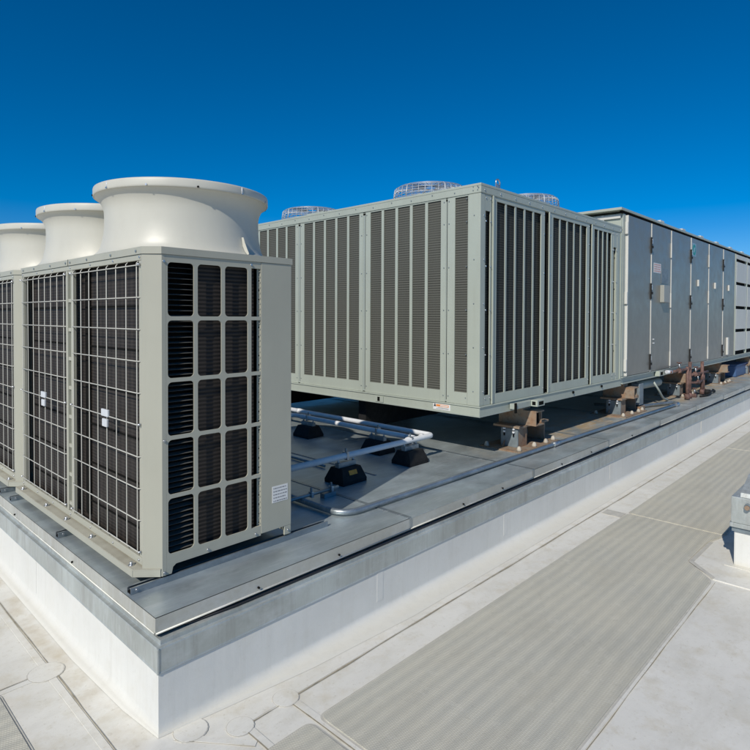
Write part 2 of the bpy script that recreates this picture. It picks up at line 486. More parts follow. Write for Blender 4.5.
# ================================================================== RAISED PLATFORM
XF, YF = 27.0, 17.0
plat = thing('equipment_platform', (6, 6, 0), 'raised rooftop platform with white curb, galvanised coping and sheet metal deck under the machines', 'equipment platform')
def sweep(b, prof, m, cx=1.18, cy=2.46, smooth=False, taper=False):
    rows = []
    stations = [('r', XF, 2.6), ('r', 2.8, 2.6), ('r', 2.0, 1.8), ('r', cx+.30, .7), ('c', 0, .04), ('c', 0, .04), ('l', cy+.30, .6), ('l', cy+.9, 1), ('l', YF, 1)]
    if not taper: stations = [('r', XF, 1), ('c', 0, 1), ('c', 0, 1), ('l', YF, 1)]
    for kind, a, k in stations:
        row = []
        for o, z in prof:
            oo = o*k if (o > 0 and taper) else o
            if kind == 'r': p = (a, cy-oo, z)
            elif kind == 'c': p = (cx-oo, cy-oo, z)
            else: p = (cx-oo, a, z)
            row.append(b.bm.verts.new(p))
        rows.append(row)
    i = b.mi(m)
    for (A, B), (sa, sb) in zip(zip(rows, rows[1:]), zip(stations, stations[1:])):
        if sa[0] == 'c' and sb[0] == 'c': continue
        for k in range(len(prof)-1):
            f = b.bm.faces.new((A[k], A[k+1], B[k+1], B[k])); f.material_index = i; f.smooth = smooth
b = MB()
prof = [(.060, .0012), (.052, .0085)] + [(.045*(1-math.sin(t)), .012+.045*(1-math.cos(t))) for t in [k*PI/2/7 for k in range(8)]] + [(0, .066), (0, .075), (0, .30), (0, .398)]
sweep(b, prof, 'wall', smooth=True, taper=True)
b.build('curb_wall', plat)
# wall joints and corner lap
b = MB()
for x in (10.1,): b.box(x, x+.012, 2.456, 2.4615, .09, .31, 'weld')
b.build('wall_joint', plat)
b = MB()
for x in (2.62, 4.15, 6.4, 8.9, 13.2): b.box(x, x+.055, 2.4585, 2.4598, .10, .30, 'wall', .0004); b.cut()
for y in (4.2, 6.6): b.box(1.1785, 1.1798, y, y+.055, .07, .30, 'wall', .0004); b.cut()
b.build('membrane_lap', plat)
# coping: hemmed lower edge, fascia, narrow shelf, small upstand
b = MB()
sweep(b, [(.0005, .300), (.004, .291), (.0065, .294), (.004, .302), (.004, .402), (.002, .408), (-.018, .409), (-.020, .411), (-.020, .430), (-.20, .432)], 'galv')
b.build('coping', plat)
b = MB()
for x, w in ((4.76, .10), (8.3, .09), (11.8, .09), (15.6, .09), (19, .09)):
    b.box(x, x+w, 2.4535, 2.4555, .305, .404, 'galv', .001); b.cut()
for y in (5.6, 8.9): b.box(1.1735, 1.1755, y, y+.09, .305, .406, 'galv', .001); b.cut()
b.box(1.172, 1.182, 2.452, 2.462, .292, .411, 'galv', .003)
b.build('coping_joint', plat)
# near-black strips painting the shade in the gap between coping and deck fascia
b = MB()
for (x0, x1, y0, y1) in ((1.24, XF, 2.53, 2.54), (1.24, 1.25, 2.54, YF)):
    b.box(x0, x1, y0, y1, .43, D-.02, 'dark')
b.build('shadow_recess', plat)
# deck fascia (front face of the deck sheets) with hem, in lengths
cxd, cyd = 1.188, 2.505
jx = [cxd, 1.188, 3.0, 4.74, 6.48, 8.26, 10.0, 11.75, 13.5, 15.2, 17, 19, 21, 23, XF]
jx = [cxd]+jx[2:]
b = MB()
for k, (a, c) in enumerate(zip(jx, jx[1:])):
    dd = .0018*(k % 2)
    g0 = .0015
    b.box(a+g0*(k > 0), c-.002, cyd+dd, cyd+dd+.003, .452, D-.0005, 'ledge')
    b.tube([(a+g0*(k > 0), cyd-.002+dd, .455), (c-.003, cyd-.002+dd, .455)], .005, 'ledge', 8)
b.box(cxd, cxd+.003, cyd+.0032, YF, .452, D-.0005, 'ledge')
b.tube([(cxd-.002, cyd+.004, .455), (cxd-.002, YF, .455)], .005, 'ledge', 8)
b.build('deck_fascia', plat)
# joint cover straps + screws on the fascia
b = MB()
for x in jx[1:-1]:
    b.box(x-.012, x+.010, cyd-.004, cyd-.001, .462, D+.001, 'strut', .001); b.cut()
b.build('fascia_strap', plat)
b = MB()
for x in (1.75, 2.33, 3.63, 4.2, 5.3, 6.0, 7.2): b.screw((x, cyd-.0, .478), 'y', .006, .010, 'dark'); b.cut()
for y in (3.55, 4.7): b.screw((cxd, y, .475), 'x', .006, .009, 'dark'); b.cut()
b.build('fascia_screw', plat)
# deck sheets
b = MB()
for a, c in zip(jx, jx[1:]):
    b.box(a if a > cxd else cxd, c-.0015, cyd, YF, D-.004, D, 'deck'); b.cut()
b.build('deck', plat)
b = MB()
for x in jx[1:-1]:
    b.box(x-.016, x+.016, cyd+.004, 9, D+.0003, D+.004, 'strut', .0015); b.cut()
for y in (4.95,): b.box(cxd+.02, 1.23, y-.012, y+.012, D+.0003, D+.006, 'strut', .002)
for x in (2.2, 3.6): b.box(x-.010, x+.010, 3.4, 9, D+.0003, D+.006, 'strut', .002); b.cut()
b.build('deck_seam', plat)

tag(MB().tube([(1.34, 2.515, .4395), (1.6, 2.492, .4395), (2.4, 2.487, .4395), (9, 2.488, .4395), (26, 2.487, .4395)], .0048, 'cable', 8).build('edge_cable'),
    'thin black cable laid in the gap under the deck edge along the long side', 'cable')

# ================================================================== CREAM CONDENSER UNITS
def rr_hole_cell(b, ox0, ox1, oz0, oz1, ix0, ix1, iz0, iz1, r, y, t, m):
    """one grille cell in plane y: outer rect with a rounded-rect hole, wall depth t"""
    n = 6
    def arc(cx, cz, a0):
        return [(cx+r*math.cos(a0+PI/2*k/n), cz+r*math.sin(a0+PI/2*k/n)) for k in range(n+1)]
    corners = [((ox1, oz1), arc(ix1-r, iz1-r, 0)), ((ox0, oz1), arc(ix0+r, iz1-r, PI/2)),
               ((ox0, oz0), arc(ix0+r, iz0+r, PI)), ((ox1, oz0), arc(ix1-r, iz0+r, 1.5*PI))]
    i = b.mi(m); loop = []
    V = b.bm.verts.new
    oc = [V((c[0], y, c[1])) for c, _ in corners]
    arcs = [[V((p[0], y, p[1])) for p in a] for _, a in corners]
    for k in range(4):
        for j in range(n):
            f = b.bm.faces.new((oc[k], arcs[k][j], arcs[k][j+1])); f.material_index = i
        f = b.bm.faces.new((oc[k], arcs[k][-1], arcs[(k+1) % 4][0], oc[(k+1) % 4])); f.material_index = i
    ring = [v for a in arcs for v in a]
    # soft rolled lip then wall
    back = [V((v.co.x, y+t, v.co.z)) for v in ring]
    N = len(ring)
    for k in range(N):
        f = b.bm.faces.new((ring[k], back[k], back[(k+1) % N], ring[(k+1) % N])); f.material_index = i

def condenser(y0, label, detail=True):
    X0, X1 = 1.295, 2.19      # front plane and back plane
    XC = 1.362                # chamfer meets the end face
    YL = y0+2.19              # far end
    ZB, ZT, CAP = D+.04, 2.226, 2.264
    root = thing('condenser_unit', ((X0+X1)/2, (y0+YL)/2, ZB), label, 'condenser unit', 'cream condensing units in a row')
    # --- frame: posts, base, back
    b = MB()
    for (ya, yb, yc) in ((y0, y0+.074, 1), (YL, YL-.074, -1)):
        # chamfered corner post
        pts = [(X0, yb), (X0, yb+.012*yc), (X0+.02, yb+.012*yc), (X0+.02, yb+.004*yc), (XC+.006, ya+.018*yc), (XC+.022, ya+.018*yc), (XC+.022, ya), (XC, ya)]
        b.prism(pts, 'z', ZB+.003, ZT, 'cream'); b.cut()
    b.build('corner_post', root)
    b = MB()
    # upper and lower front rails, centre mullion pair
    yc = y0+1.117
    b.box(X0, X0+.02, y0+.089, YL-.089, 2.196, ZT, 'cream', .002)
    b.box(X0, X0+.02, y0+.089, YL-.089, ZB+.055, ZB+.093, 'cream', .002)
    for s in (-1, 1):
        a = yc+s*.028
        b.box(X0, X0+.022, min(a, a+s*.034), max(a, a+s*.034), ZB+.094, 2.195, 'cream', .002)
        for z in [0.80+.166*k for k in range(9)]:
            pass
    for k in range(9): b.box(X0+.004, X0+.016, yc-.0275, yc+.0275, .70+k*.185, .722+k*.185, 'cream')
    for yy in (y0+.088, YL-.088-.03): b.box(X0+.002, X0+.022, yy, yy+.030, ZB+.094, 2.195, 'cream', .002)
    b.box(X0+.03, X0+.035, yc-.0275, yc+.0275, .68, 2.19, 'sage2')
    # screws
    for yy in [y0+.10+.33*k for k in range(7)]:
        b.screw((X0, yy, 2.212), 'x', .006, .005, 'steel'); b.screw((X0, yy+.02, ZB+.075), 'x', .006, .005, 'steel')
    b.build('front_frame', root)
    # base flange pan sticking out below the grilles
    b = MB()
    zf = ZB+.038
    pts = [(X0+.06, y0+.004), (XC, y0+.004), (XC-.01, y0+.001), (X0-.045, y0+.10), (X0-.045, YL-.05), (X0+.06, YL-.004)]
    b.prism(pts, 'z', zf, zf+.005, 'dirtyflange')
    b.box(X0-.0455, X0-.042, y0+.10, YL-.05, ZB+.003, zf-.0005, 'cream')
    b.prism([(XC-.01, y0+.002), (X0-.045, y0+.102), (X0-.042, y0+.104), (XC-.006, y0+.005)], 'z', ZB+.003, zf-.0005, 'cream')
    for yy in (y0+.16, y0+.70, y0+1.12, y0+1.5, YL-.16):
        b.tube([(X0-.024, yy, zf), (X0-.024, yy, zf+.022)], .009, 'steel', 6)
        b.tube([(X0-.024, yy, zf+.005), (X0-.024, yy, zf+.008)], .017, 'steel', 14)
    b.build('base_flange', root)
    # --- top pan with chamfered corners
    b = MB()
    e = .006
    pts = [(X0-e, y0+.072), (XC-.004, y0-e), (X1+e, y0-e), (X1+e, YL-.012), (XC-.004, YL-.012), (X0-e, YL-.075)]
    b.prism(pts, 'z', ZT+.001, CAP, 'cream')
    b.box(X0-e-.0015, X0-e+.002, yc-.002, yc+.002, ZT, CAP+.001, 'dark')
    for yy in (y0+.13, y0+.45, y0+.8, yc-.04, yc+.04, y0+1.45, y0+1.8, YL-.14):
        b.screw((X0-e, yy, ZT+.018), 'x', .007, .005, 'bluesteel')
    b.build('top_pan', root)
    # --- shrouds
    for q in range(2):
        cy_ = y0+.550+q*1.045; cx_ = 1.779
        c = (cx_, cy_)
        kk = .974
        b = MB()
        prof = [(.513, CAP+.001), (.500, CAP+.010), (.486, CAP+.028), (.475, CAP+.052), (.467, CAP+.085), (.459, CAP+.125), (.455, CAP+.175),
                (.454, CAP+.225), (.455, CAP+.258), (.461, CAP+.286), (.474, CAP+.314), (.491, CAP+.334), (.509, CAP+.345)]
        b.lathe(prof, c, 'plastic', 96)
        for v in b.bm.verts:
            if v.co.z < CAP+.13: v.co.x = max(v.co.x, X0-e+.0015)
        prof2 = [(.509, CAP+.345), (.5095, CAP+.343), (.5135, CAP+.346), (.5145, CAP+.355), (.5145, CAP+.385), (.512, CAP+.3925), (.505, CAP+.395), (.490, CAP+.393), (.47, CAP+.37), (.445, CAP+.31), (.437, CAP+.2), (.437, CAP-.02)]
        b.lathe(prof2, c, 'plastic', 96)
        sh = b.build('fan_shroud', root)
        # moulded ribs on the flare, and rim clips
        b = MB()
        for k in range(1):
            a = -1.30
            ux, uy = math.cos(a), math.sin(a)
            P = lambda r, z, s: (cx_+ux*r-uy*s, cy_+uy*r+ux*s, z)
            pr = [(.513, CAP+.004), (.490, CAP+.028), (.474, CAP+.06), (.466, CAP+.11), (.480, CAP+.11), (.492, CAP+.075), (.508, CAP+.04), (.522, CAP+.012)]
            A = [b.bm.verts.new(P(r, z, -.002)) for r, z in pr]; B = [b.bm.verts.new(P(r, z, .002)) for r, z in pr]
            i = b.mi('plastic'); n = len(pr)
            for f in [b.bm.faces.new(A), b.bm.faces.new(B[::-1])]+[b.bm.faces.new((A[j], B[j], B[(j+1) % n], A[(j+1) % n])) for j in range(n)]: f.material_index = i
        b.build('stiffening_rib', sh)
        b = MB()
        for k in range(12):
            a = -1.92+k*PI/6
            ux, uy = math.cos(a), math.sin(a)
            p = Vector((cx_+ux*.5135, cy_+uy*.5135, CAP+.352)); d = Vector((ux, uy, 0))
            b.tube([p, p+d*.006], .006, 'dark' if k % 3 == 0 else 'steel', 6)
            if k % 3 == 1: b.tube([p+Vector((0, 0, -.004)), p+Vector((0, 0, .036))], .0045, 'clip', 6)
            b.cut()
        b.build('rim_screw', sh)
        # fan inside
        b = MB()
        b.tube([(cx_, cy_, CAP+.05), (cx_, cy_, CAP+.19)], .09, 'dark', 20)
        for k in range(4):
            a0 = k*PI/2+.3
            rows = []
            for (r, z0, z1, w) in ((.085, .06, .15, .5), (.25, .06, .15, .42), (.425, .08, .14, .40)):
                rows.append([(cx_+r*math.cos(a0), cy_+r*math.sin(a0), CAP+z0), (cx_+r*math.cos(a0+w), cy_+r*math.sin(a0+w), CAP+z1)])
            for A, B in zip(rows, rows[1:]): b.poly([A[0], A[1], B[1], B[0]], 'bluesteel', True)
        b.build('fan', root)
        b = MB()
        for R in [.06+.05*k for k in range(8)]: b.ring((cx_, cy_, CAP+.345), R, .0022, 'guard', 48, 5)
        for k in range(8):
            a = k*PI/4
            b.tube([(cx_+.05*math.cos(a), cy_+.05*math.sin(a), CAP+.349), (cx_+.455*math.cos(a), cy_+.455*math.sin(a), CAP+.349)], .003, 'guard', 5)
        b.build('fan_guard', root)
    # --- coils & inner chassis
    b = MB()
    b.box(X0+.060, X0+.085, y0+.09, YL-.09, ZB+.06, 2.20, 'coilA')
    b.build('front_coil', root)
    b = MB()
    for k in range(2):
        ys = (y0+.115, y0+1.165)[k]
        for z in [.76+.24*j for j in range(7)]: b.box(X0+.053, X0+.059, ys+.06, ys+.87, z, z+.008, 'dark')
        b.box(X0+.045, X0+.059, ys+.01 if k else ys+.80, ys+.05 if k else ys+.86, .68, 2.19, 'dark')
    b.build('coil_support', root)
    b = MB()
    b.box(X0+.258, X1-.25, y0+.034, y0+.050, ZB+.06, 2.20, 'coilS')
    b.box(X0+.088, X0+.257, y0+.090, y0+.10, ZB+.06, 2.20, 'dark')
    z = ZB+.08
    while z < 2.19:
        b.prism([(y0+.024, z-.001), (y0+.060, z+.006), (y0+.060, z+.0070), (y0+.024, z)], 'x', X0+.088, X0+.254, 'slat')
        z += .028
    b.build('side_coil', root)
    b = MB()
    b.box(X1-.235, X1-.21, y0+.02, y0+.024, ZB+.09, 2.19, 'sage2')
    for z in [.69+.055*k for k in range(27)]: b.tube([(X1-.223, y0+.021, z), (X1-.223, y0+.018, z)], .004, 'dark', 6)
    b.build('slotted_strip', root)
    b = MB()
    b.box(X0+.10, X1-.03, y0+.13, YL-.05, ZB+.05, 2.21, 'dark')
    b.build('chassis_core', root)
    # --- wire grilles
    for k in range(2):
        ya, yb = ((y0+.090, y0+1.070), (y0+1.165, YL-.075))[k]
        b = MB()
        n = 8
        xw = X0-.004
        for j in range(n):
            yy = ya+.04+(yb-ya-.075)*j/(n-1)
            z0, z1 = ZB+.105, 2.192
            b.tube([(xw+.012, yy, z0-.01), (xw, yy, z0+.01), (xw, yy, z1-.01), (xw+.012, yy, z1+.004)], .0031, 'wirewhite', 6)
        for j in range(10):
            z = .690+.1645*j
            b.tube([(xw+.014, ya+.002, z), (xw-.005, ya+.022, z), (xw-.005, yb-.022, z), (xw+.014, yb-.002, z)], .0031, 'wirewhite', 6)
        for z in (.690, 1.348, 2.17):
            for yy in (ya+.006, yb-.006): b.tube([(xw-.012, yy, z+.004), (xw+.012, yy, z+.004)], .0055, 'steel', 8)
        gr = b.build('wire_grille', root)
        ym = ya+.04+(yb-ya-.075)*3/7
        b = MB()
        b.box(xw-.016, xw-.003, ym-.046, ym+.046, 1.345, 1.385, 'clip', .004); b.cut()
        b.box(xw-.018, xw-.005, ym-.038, ym+.028, 1.288, 1.332, 'clip', .004)
        b.build('grille_clip', gr)
    # --- end panel with rounded grille openings (faces the aisle)
    b = MB()
    cols = [(1.394, 1.540), (1.563, 1.706), (1.729, 1.878)]
    rows = [(.676, .964), (.985, 1.269), (1.290, 1.568), (1.589, 1.888), (1.909, 2.188)]
    cb = [XC+.0225, (1.540+1.563)/2, (1.706+1.729)/2, 1.890]
    rb = [.655]+[(rows[k][1]+rows[k+1][0])/2 for k in range(4)]+[2.205]
    for i, (a, c) in enumerate(cols):
        for j, (z0, z1) in enumerate(rows):
            rr_hole_cell(b, cb[i], cb[i+1], rb[j], rb[j+1], a, c, z0, z1, .022, y0, .006, 'cream')
    for j, (z0, z1) in enumerate(rows):
        rr_hole_cell(b, 1.890, 1.968, rb[j], rb[j+1], 1.902, 1.9665, z0, z1, .0015, y0, .012, 'cream')
        for q in range(9): b.box(1.958, 1.9664, y0+.002, y0+.006, z0+.012+q*(z1-z0)/9, z0+.018+q*(z1-z0)/9, 'cream')
    b.box(XC+.0225, 1.968, y0, y0+.012, 2.2052, ZT, 'cream')
    b.box(XC+.0225, 1.968, y0, y0+.012, .618, .6548, 'cream')
    b.prism([(XC+.0225, .6178), (XC+.0225, ZB+.003), (XC+.05, ZB+.003), (XC+.058, .606), (XC+.075, .6178)], 'y', y0, y0+.012, 'cream')
    for (x, z) in ((1.372, .59), (1.372, 1.27), (1.372, 2.19), (1.62, .637), (1.93, .637), (1.90, 2.207)):
        b.screw((x, y0, z), 'y', .007, .006, 'steel')
    b.build('end_grille_panel', root)
    b = MB()
    b.box(1.9695, X1, y0-.002, y0+.012, .628, ZT, 'cream', .002)
    b.box(2.140, X1-.001, y0-.0015, y0+.010, ZB+.003, .627, 'cream', .002)
    b.box(X1-.004, X1, y0+.012, y0+.25, ZB+.003, ZT, 'cream')
    b.screw((2.165, y0-.002, .60), 'y', .007, .006)
    b.build('service_panel', root)
    b = MB()
    b.box(2.047, 2.163, y0-.0035, y0-.0022, .790, .889, 'label')
    for k in range(5):
        x = 2.056
        zz = .878-k*.019
        while x < 2.148:
            w = random.uniform(.006, .02); b.box(x, min(x+w, 2.156), y0-.0040, y0-.0036, zz-.006, zz, 'ink'); x += w+.004
    b.build('rating_label', root)
    # far end and back
    b = MB()
    b.box(XC+.025, X1, YL-.012, YL, ZB+.003, ZT, 'cream', .002)
    b.box(X1-.012, X1, y0+.26, YL-.013, ZB+.003, ZT, 'cream')
    b.build('rear_panel', root)
    return root
condenser(2.79, 'nearest cream condensing unit with two round fan shrouds at the platform corner')
condenser(5.03, 'second cream condensing unit cut off by the left edge of the picture')

# mounting rails under the condensers
for (y, xe, lab) in ((2.815, 2.50, 'galvanised strut rail under the near end grille of the first condenser'),
                (3.86, 2.45, 'galvanised strut rail end poking out under the middle of the first condenser'),
                (4.87, 2.45, 'galvanised strut rail under the far end of the first condenser'),
                (5.15, 2.45, 'galvanised strut rail under the near end of the second condenser')):
    b = MB()
    x0 = 1.200
    # C-channel, slot upward
    b.box(x0, xe, y-.021, y-.0185, D+.0005, D+.034, 'strut'); b.box(x0, xe, y+.0185, y+.021, D+.0005, D+.034, 'strut')
    b.box(x0, xe, y-.0184, y+.0184, D+.0005, D+.003, 'strut')
    b.box(x0, xe, y-.0184, y-.010, D+.031, D+.034, 'strut'); b.box(x0, xe, y+.010, y+.0184, D+.031, D+.034, 'strut')
    b.box(x0+.002, xe-.002, y-.018, y+.018, D+.0032, D+.012, 'dark')
    b.screw((x0+.03, y-.021, D+.02), 'y', .007, .006)
    tag(b.build('mounting_rail'), lab, 'rail', 'strut rails under the condensers')

# ================================================================== BIG SAGE CONDENSER SECTION (louvred)
CX, CY, CXE, CYE = 4.60, 3.0, 8.13, 8.45
CB, CP, CT = .966, 1.063, 3.176
ch = thing('chiller_unit', ((CX+CXE)/2, (CY+CYE)/2, CB), 'large sage grey louvred cooling unit in the middle with wire fan guards on top', 'cooling unit')
b = MB()
b.box(CX-.012, CXE, CY-.012, CYE, CB, CP-.012, 'sage')
b.box(CX-.022, CXE, CY-.022, CYE, CP-.0115, CP, 'sage', .004)
b.box(CX-.020, CXE, CY-.020, CYE, CB-.004, CB+.006, 'sage2')
b.build('base_frame', ch)
b = MB()
for y in (4.75, 6.9): b.box(CX+.25, CXE-.1, y, y+.12, D+.06, CB-.005, 'black'); b.cut()  # bars added under the unit to block bright views and keep it dark
b.build('underside_blocker', ch)
b = MB()
b.box(CX+.045, CXE-.04, CY+.045, CYE-.045, CP+.001, CT-.02, 'dark')
b.build('inner_casing', ch)
# top rail and roof
b = MB()
b.box(CX-.006, CXE, CY-.006, CYE, 3.088, CT, 'sage', .006)
b.box(CX-.009, CXE+.0, CY-.009, CYE, CT-.022, CT+.002, 'sage', .004)
for k in range(20):
    y = 3.02+k*.275
    b.screw((CX-.006, y, 3.12 if k % 2 else 3.135), 'x', .007, .005, 'bluesteel')
for (y, z) in ((3.03, 3.15), (3.08, 3.15), (3.03, 3.115), (3.08, 3.115)): b.screw((CX-.006, y, z), 'x', .006, .005, 'bluesteel')
for k in range(13):
    b.screw((CX+.06+k*.285, CY-.006, 3.12), 'y', .008, .006, 'steel')
b.build('top_rail', ch)
# corner post
b = MB()
b.box(CX, CX+.075, CY, CY+.137, CP+.001, 3.087, 'sage', .004)
for z in [1.2+.42*k for k in range(5)]:
    b.screw((CX, CY+.07, z), 'x', .006, .005, 'bluesteel'); b.screw((CX+.055, CY, z), 'y', .008, .006)
b.build('corner_post', ch)
b = MB(); b.box(CXE-.15, CXE, CY, CY+.04, CP+.001, 3.087, 'sage', .003); b.box(CXE-.035, CXE, CY-.012, CY-.0005, CP+.001, 3.087, 'sage', .003)
b.build('corner_post', ch)

def louvre_left(ya, yb, nop, z0=1.18, z1=3.075, frame=(.062, .062)):
    """panel on the x = CX face, outer ya..yb"""
    b = MB(); fa, fb = frame
    t = .014
    b.box(CX+.002, CX+t, ya, ya+fa, CP+.002, 3.087, 'sage', .002)
    b.box(CX+.002, CX+t, yb-fb, yb, CP+.002, 3.087, 'sage', .002)
    b.box(CX+.002, CX+t, ya+fa, yb-fb, CP+.002, z0, 'sage'); b.box(CX+.002, CX+t, ya+fa, yb-fb, z1, 3.087, 'sage')
    w = (yb-fb)-(ya+fa); mw = .036
    if nop > 1:
        op = (w-mw*(nop-1))/nop
        for k in range(1, nop):
            y = ya+fa+k*op+(k-1)*mw
            b.box(CX+.004, CX+t-.003, y, y+mw, z0-.001, z1+.001, 'sage')
    for z in [1.13, 1.55, 1.98, 2.40, 2.83, 3.05]:
        b.screw((CX+.002, ya+.020, z), 'x', .006, .005, 'bluesteel'); b.screw((CX+.002, yb-.020, z), 'x', .006, .005, 'bluesteel')
    p = b.build('louvre_panel', ch)
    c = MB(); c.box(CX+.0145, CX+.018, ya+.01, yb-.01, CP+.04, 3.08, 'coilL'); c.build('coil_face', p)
    return p
def gap_left(y, w=.02):
    b = MB(); b.box(CX+.006, CX+.013, y-w/2, y+w/2, CP+.01, 3.08, 'sage2'); b.box(CX+.0045, CX+.0058, y-w/2+.001, y-w/2+.008, CP+.03, 3.075, 'dark')
    b.box(CX+.0045, CX+.0058, y-w/2+.0082, y+w/2-.001, 3.055, 3.075, 'dark'); b.build('panel_joint', ch)
louvre_left(3.138, 3.385, 1, frame=(.006, .090))
gap_left(3.395)
y = 3.405
for k in range(4):
    yb = y+1.115
    louvre_left(y, yb, 5, frame=(.062, .075))
    gap_left(yb+.02, .04)
    y = yb+.04
def louvre_right(xa, xb, nop, z0=1.16, z1=3.045, frame=(.062, .062)):
    b = MB(); fa, fb = frame; t = .014
    b.box(xa, xa+fa, CY+.002, CY+t, CP+.002, 3.087, 'sage', .002)
    b.box(xb-fb, xb, CY+.002, CY+t, CP+.002, 3.087, 'sage', .002)
    b.box(xa+fa, xb-fb, CY+.002, CY+t, CP+.002, z0, 'sage'); b.box(xa+fa, xb-fb, CY+.002, CY+t, z1, 3.087, 'sage')
    w = (xb-fb)-(xa+fa); mw = .031
    if nop > 1:
        op = (w-mw*(nop-1))/nop
        for k in range(1, nop):
            x = xa+fa+k*op+(k-1)*mw
            b.box(x, x+mw, CY+.004, CY+t-.003, z0-.001, z1+.001, 'sage')
    for z in [1.13, 1.55, 1.98, 2.40, 2.83, 3.05]:
        b.screw((xa+.018, CY+.002, z), 'y', .008, .006); b.screw((xb-.018, CY+.002, z), 'y', .008, .006)
    p = b.build('louvre_panel', ch)
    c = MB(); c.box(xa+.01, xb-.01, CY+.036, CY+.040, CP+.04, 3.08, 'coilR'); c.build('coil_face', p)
    return p
louvre_right(4.677, 4.795, 1, z1=2.93, frame=(.012, .022))
louvre_right(4.812, 5.885, 5, frame=(.080, .085))
louvre_right(6.000, 7.075, 5, frame=(.085, .085))
louvre_right(7.145, 7.835, 4, frame=(.075, .055))
louvre_right(7.842, 7.977, 1, z1=2.87, frame=(.014, .022))
# raised joint strips that catch the sun
b = MB()
for x in (4.803, 5.965, 7.118):
    b.box(x+.002, x+.026, CY-.012, CY+.001, CP+.003, 3.087, 'sage', .003); b.cut()
for x in (5.905, 7.085): b.box(x+.004, x+.016, CY-.0005, CY+.0015, CP+.006, 3.08, 'dark'); b.cut()
b.build('joint_strip', ch)
# fans with wire guards
def roof_fan(cx, cy, q=1.0):
    b = MB()
    b.lathe([(r*q, z) for r, z in [(.50, CT+.002), (.485, CT+.03), (.468, CT+.06), (.462, CT+.14), (.455, CT+.15), (.44, CT+.14), (.43, CT+.01)]], (cx, cy), 'hood', 48)
    f = b.build('fan_cowl', ch)
    b = MB()
    z1, zt = CT+.15, CT+.315
    for k in range(36):
        a = 2*PI*k/36; u = (math.cos(a), math.sin(a))
        P = lambda r, z: (cx+u[0]*r*q, cy+u[1]*r*q, z)
        b.tube([P(.462, z1), P(.455, z1+.06), P(.445, zt-.03), P(.40, zt-.004), P(.08, zt+.012)], .0032 if k % 6 else .008, 'guard', 5)
    for R, z in ((.463, z1+.012), (.459, z1+.045), (.452, z1+.078), (.448, z1+.108), (.435, zt-.02), (.40, zt), (.35, zt+.003), (.30, zt+.005), (.24, zt+.008), (.18, zt+.010), (.12, zt+.012), (.07, zt+.013)):
        b.ring((cx, cy, z), R*q, .0034, 'guard', 40, 5)
    b.build('fan_guard', f)
    b = MB(); b.tube([(cx, cy, CT+.02), (cx, cy, CT+.24)], .09, 'bluesteel', 16)
    for k in range(5):
        a = k*2*PI/5
        b.poly([(cx+.08*math.cos(a), cy+.08*math.sin(a), CT+.06), (cx+.08*math.cos(a+.8), cy+.08*math.sin(a+.8), CT+.13), (cx+.38*math.cos(a+.55), cy+.38*math.sin(a+.55), CT+.12), (cx+.38*math.cos(a), cy+.38*math.sin(a), CT+.07)], 'bluesteel')
    b.build('fan_blades', f)
for c in ((5.60, 4.38), (5.60, 6.62), (6.95, 3.80, .88), (7.3, 6.0)): roof_fan(*c)
# lifting eye, small bracket
b = MB()
b.box(4.90, 4.98, 3.02, 3.03, CT+.002, CT+.05, 'steel')
pts = [(4.94+.035*math.cos(t), 3.025, CT+.06+.035*math.sin(t)) for t in [k*PI/8 for k in range(17)]]
b.tube(pts, .008, 'steel', 6); b.build('lifting_eye', ch)
b = MB(); b.box(4.66, 4.67, 5.30, 5.62, CT+.002, CT+.03, 'sage2'); b.box(4.665, 4.675, 5.58, 5.62, CT+.003, CT+.055, 'steel'); b.build('roof_bracket', ch)
# stickers and holes on the base rail
b = MB()
b.box(CX-.0145, CX-.0122, 3.327, 3.538, .984, 1.044, 'label')
b.box(CX-.0150, CX-.0146, 3.345, 3.50, 1.015, 1.037, 'orange')
b.box(CX-.0155, CX-.0151, 3.352, 3.45, 1.021, 1.031, 'label')
b.prism([(3.50, 1.014), (3.53, 1.014), (3.524, 1.026), (3.518, 1.030), (3.524, 1.041), (3.510, 1.041), (3.507, 1.026)], 'x', CX-.0156, CX-.0151, 'dark')
for k in range(2): b.box(CX-.0150, CX-.0146, 3.345, 3.50-.02*k, .992+.010*k, .996+.010*k, 'ink')
b.build('warning_label', ch)
b = MB()
b.box(CX-.0220, CX-.013, 4.22, 4.34, .975, 1.040, 'sage', .003); b.box(CX-.0235, CX-.0222, 4.27, 4.305, .985, 1.032, 'dark')
b.build('base_bracket', ch)
b = MB()   # beam stub with a short square tube on its end, under the face
b.box(5.12, 5.52, CY-.085, CY-.0225, .985, 1.040, 'sage2', .003)
b.box(5.10, 5.13, CY-.10, CY-.086, .95, 1.05, 'dark')
b.box(5.44, 5.60, CY-.16, CY-.086, .985, 1.050, 'sage', .003)
b.box(5.47, 5.57, CY-.1618, CY-.1602, .998, 1.036, 'dark')
b.box(5.441, 5.4392, CY-.14, CY-.10, .998, 1.036, 'dark')
b.build('lifting_lug', ch)
b = MB()
for x in (6.60, 7.45): b.tube([(x, CY-.012, 1.015), (x, CY-.028, 1.015)], .016, 'dark', 12)
b.build('bolt', ch)
b = MB()
for x in (4.66, 7.6):
    for y in (6.4,): b.box(x, x+.10, y, y+.10, D+.001, CB-.005, 'black'); b.cut()
b.build('support_leg', ch)

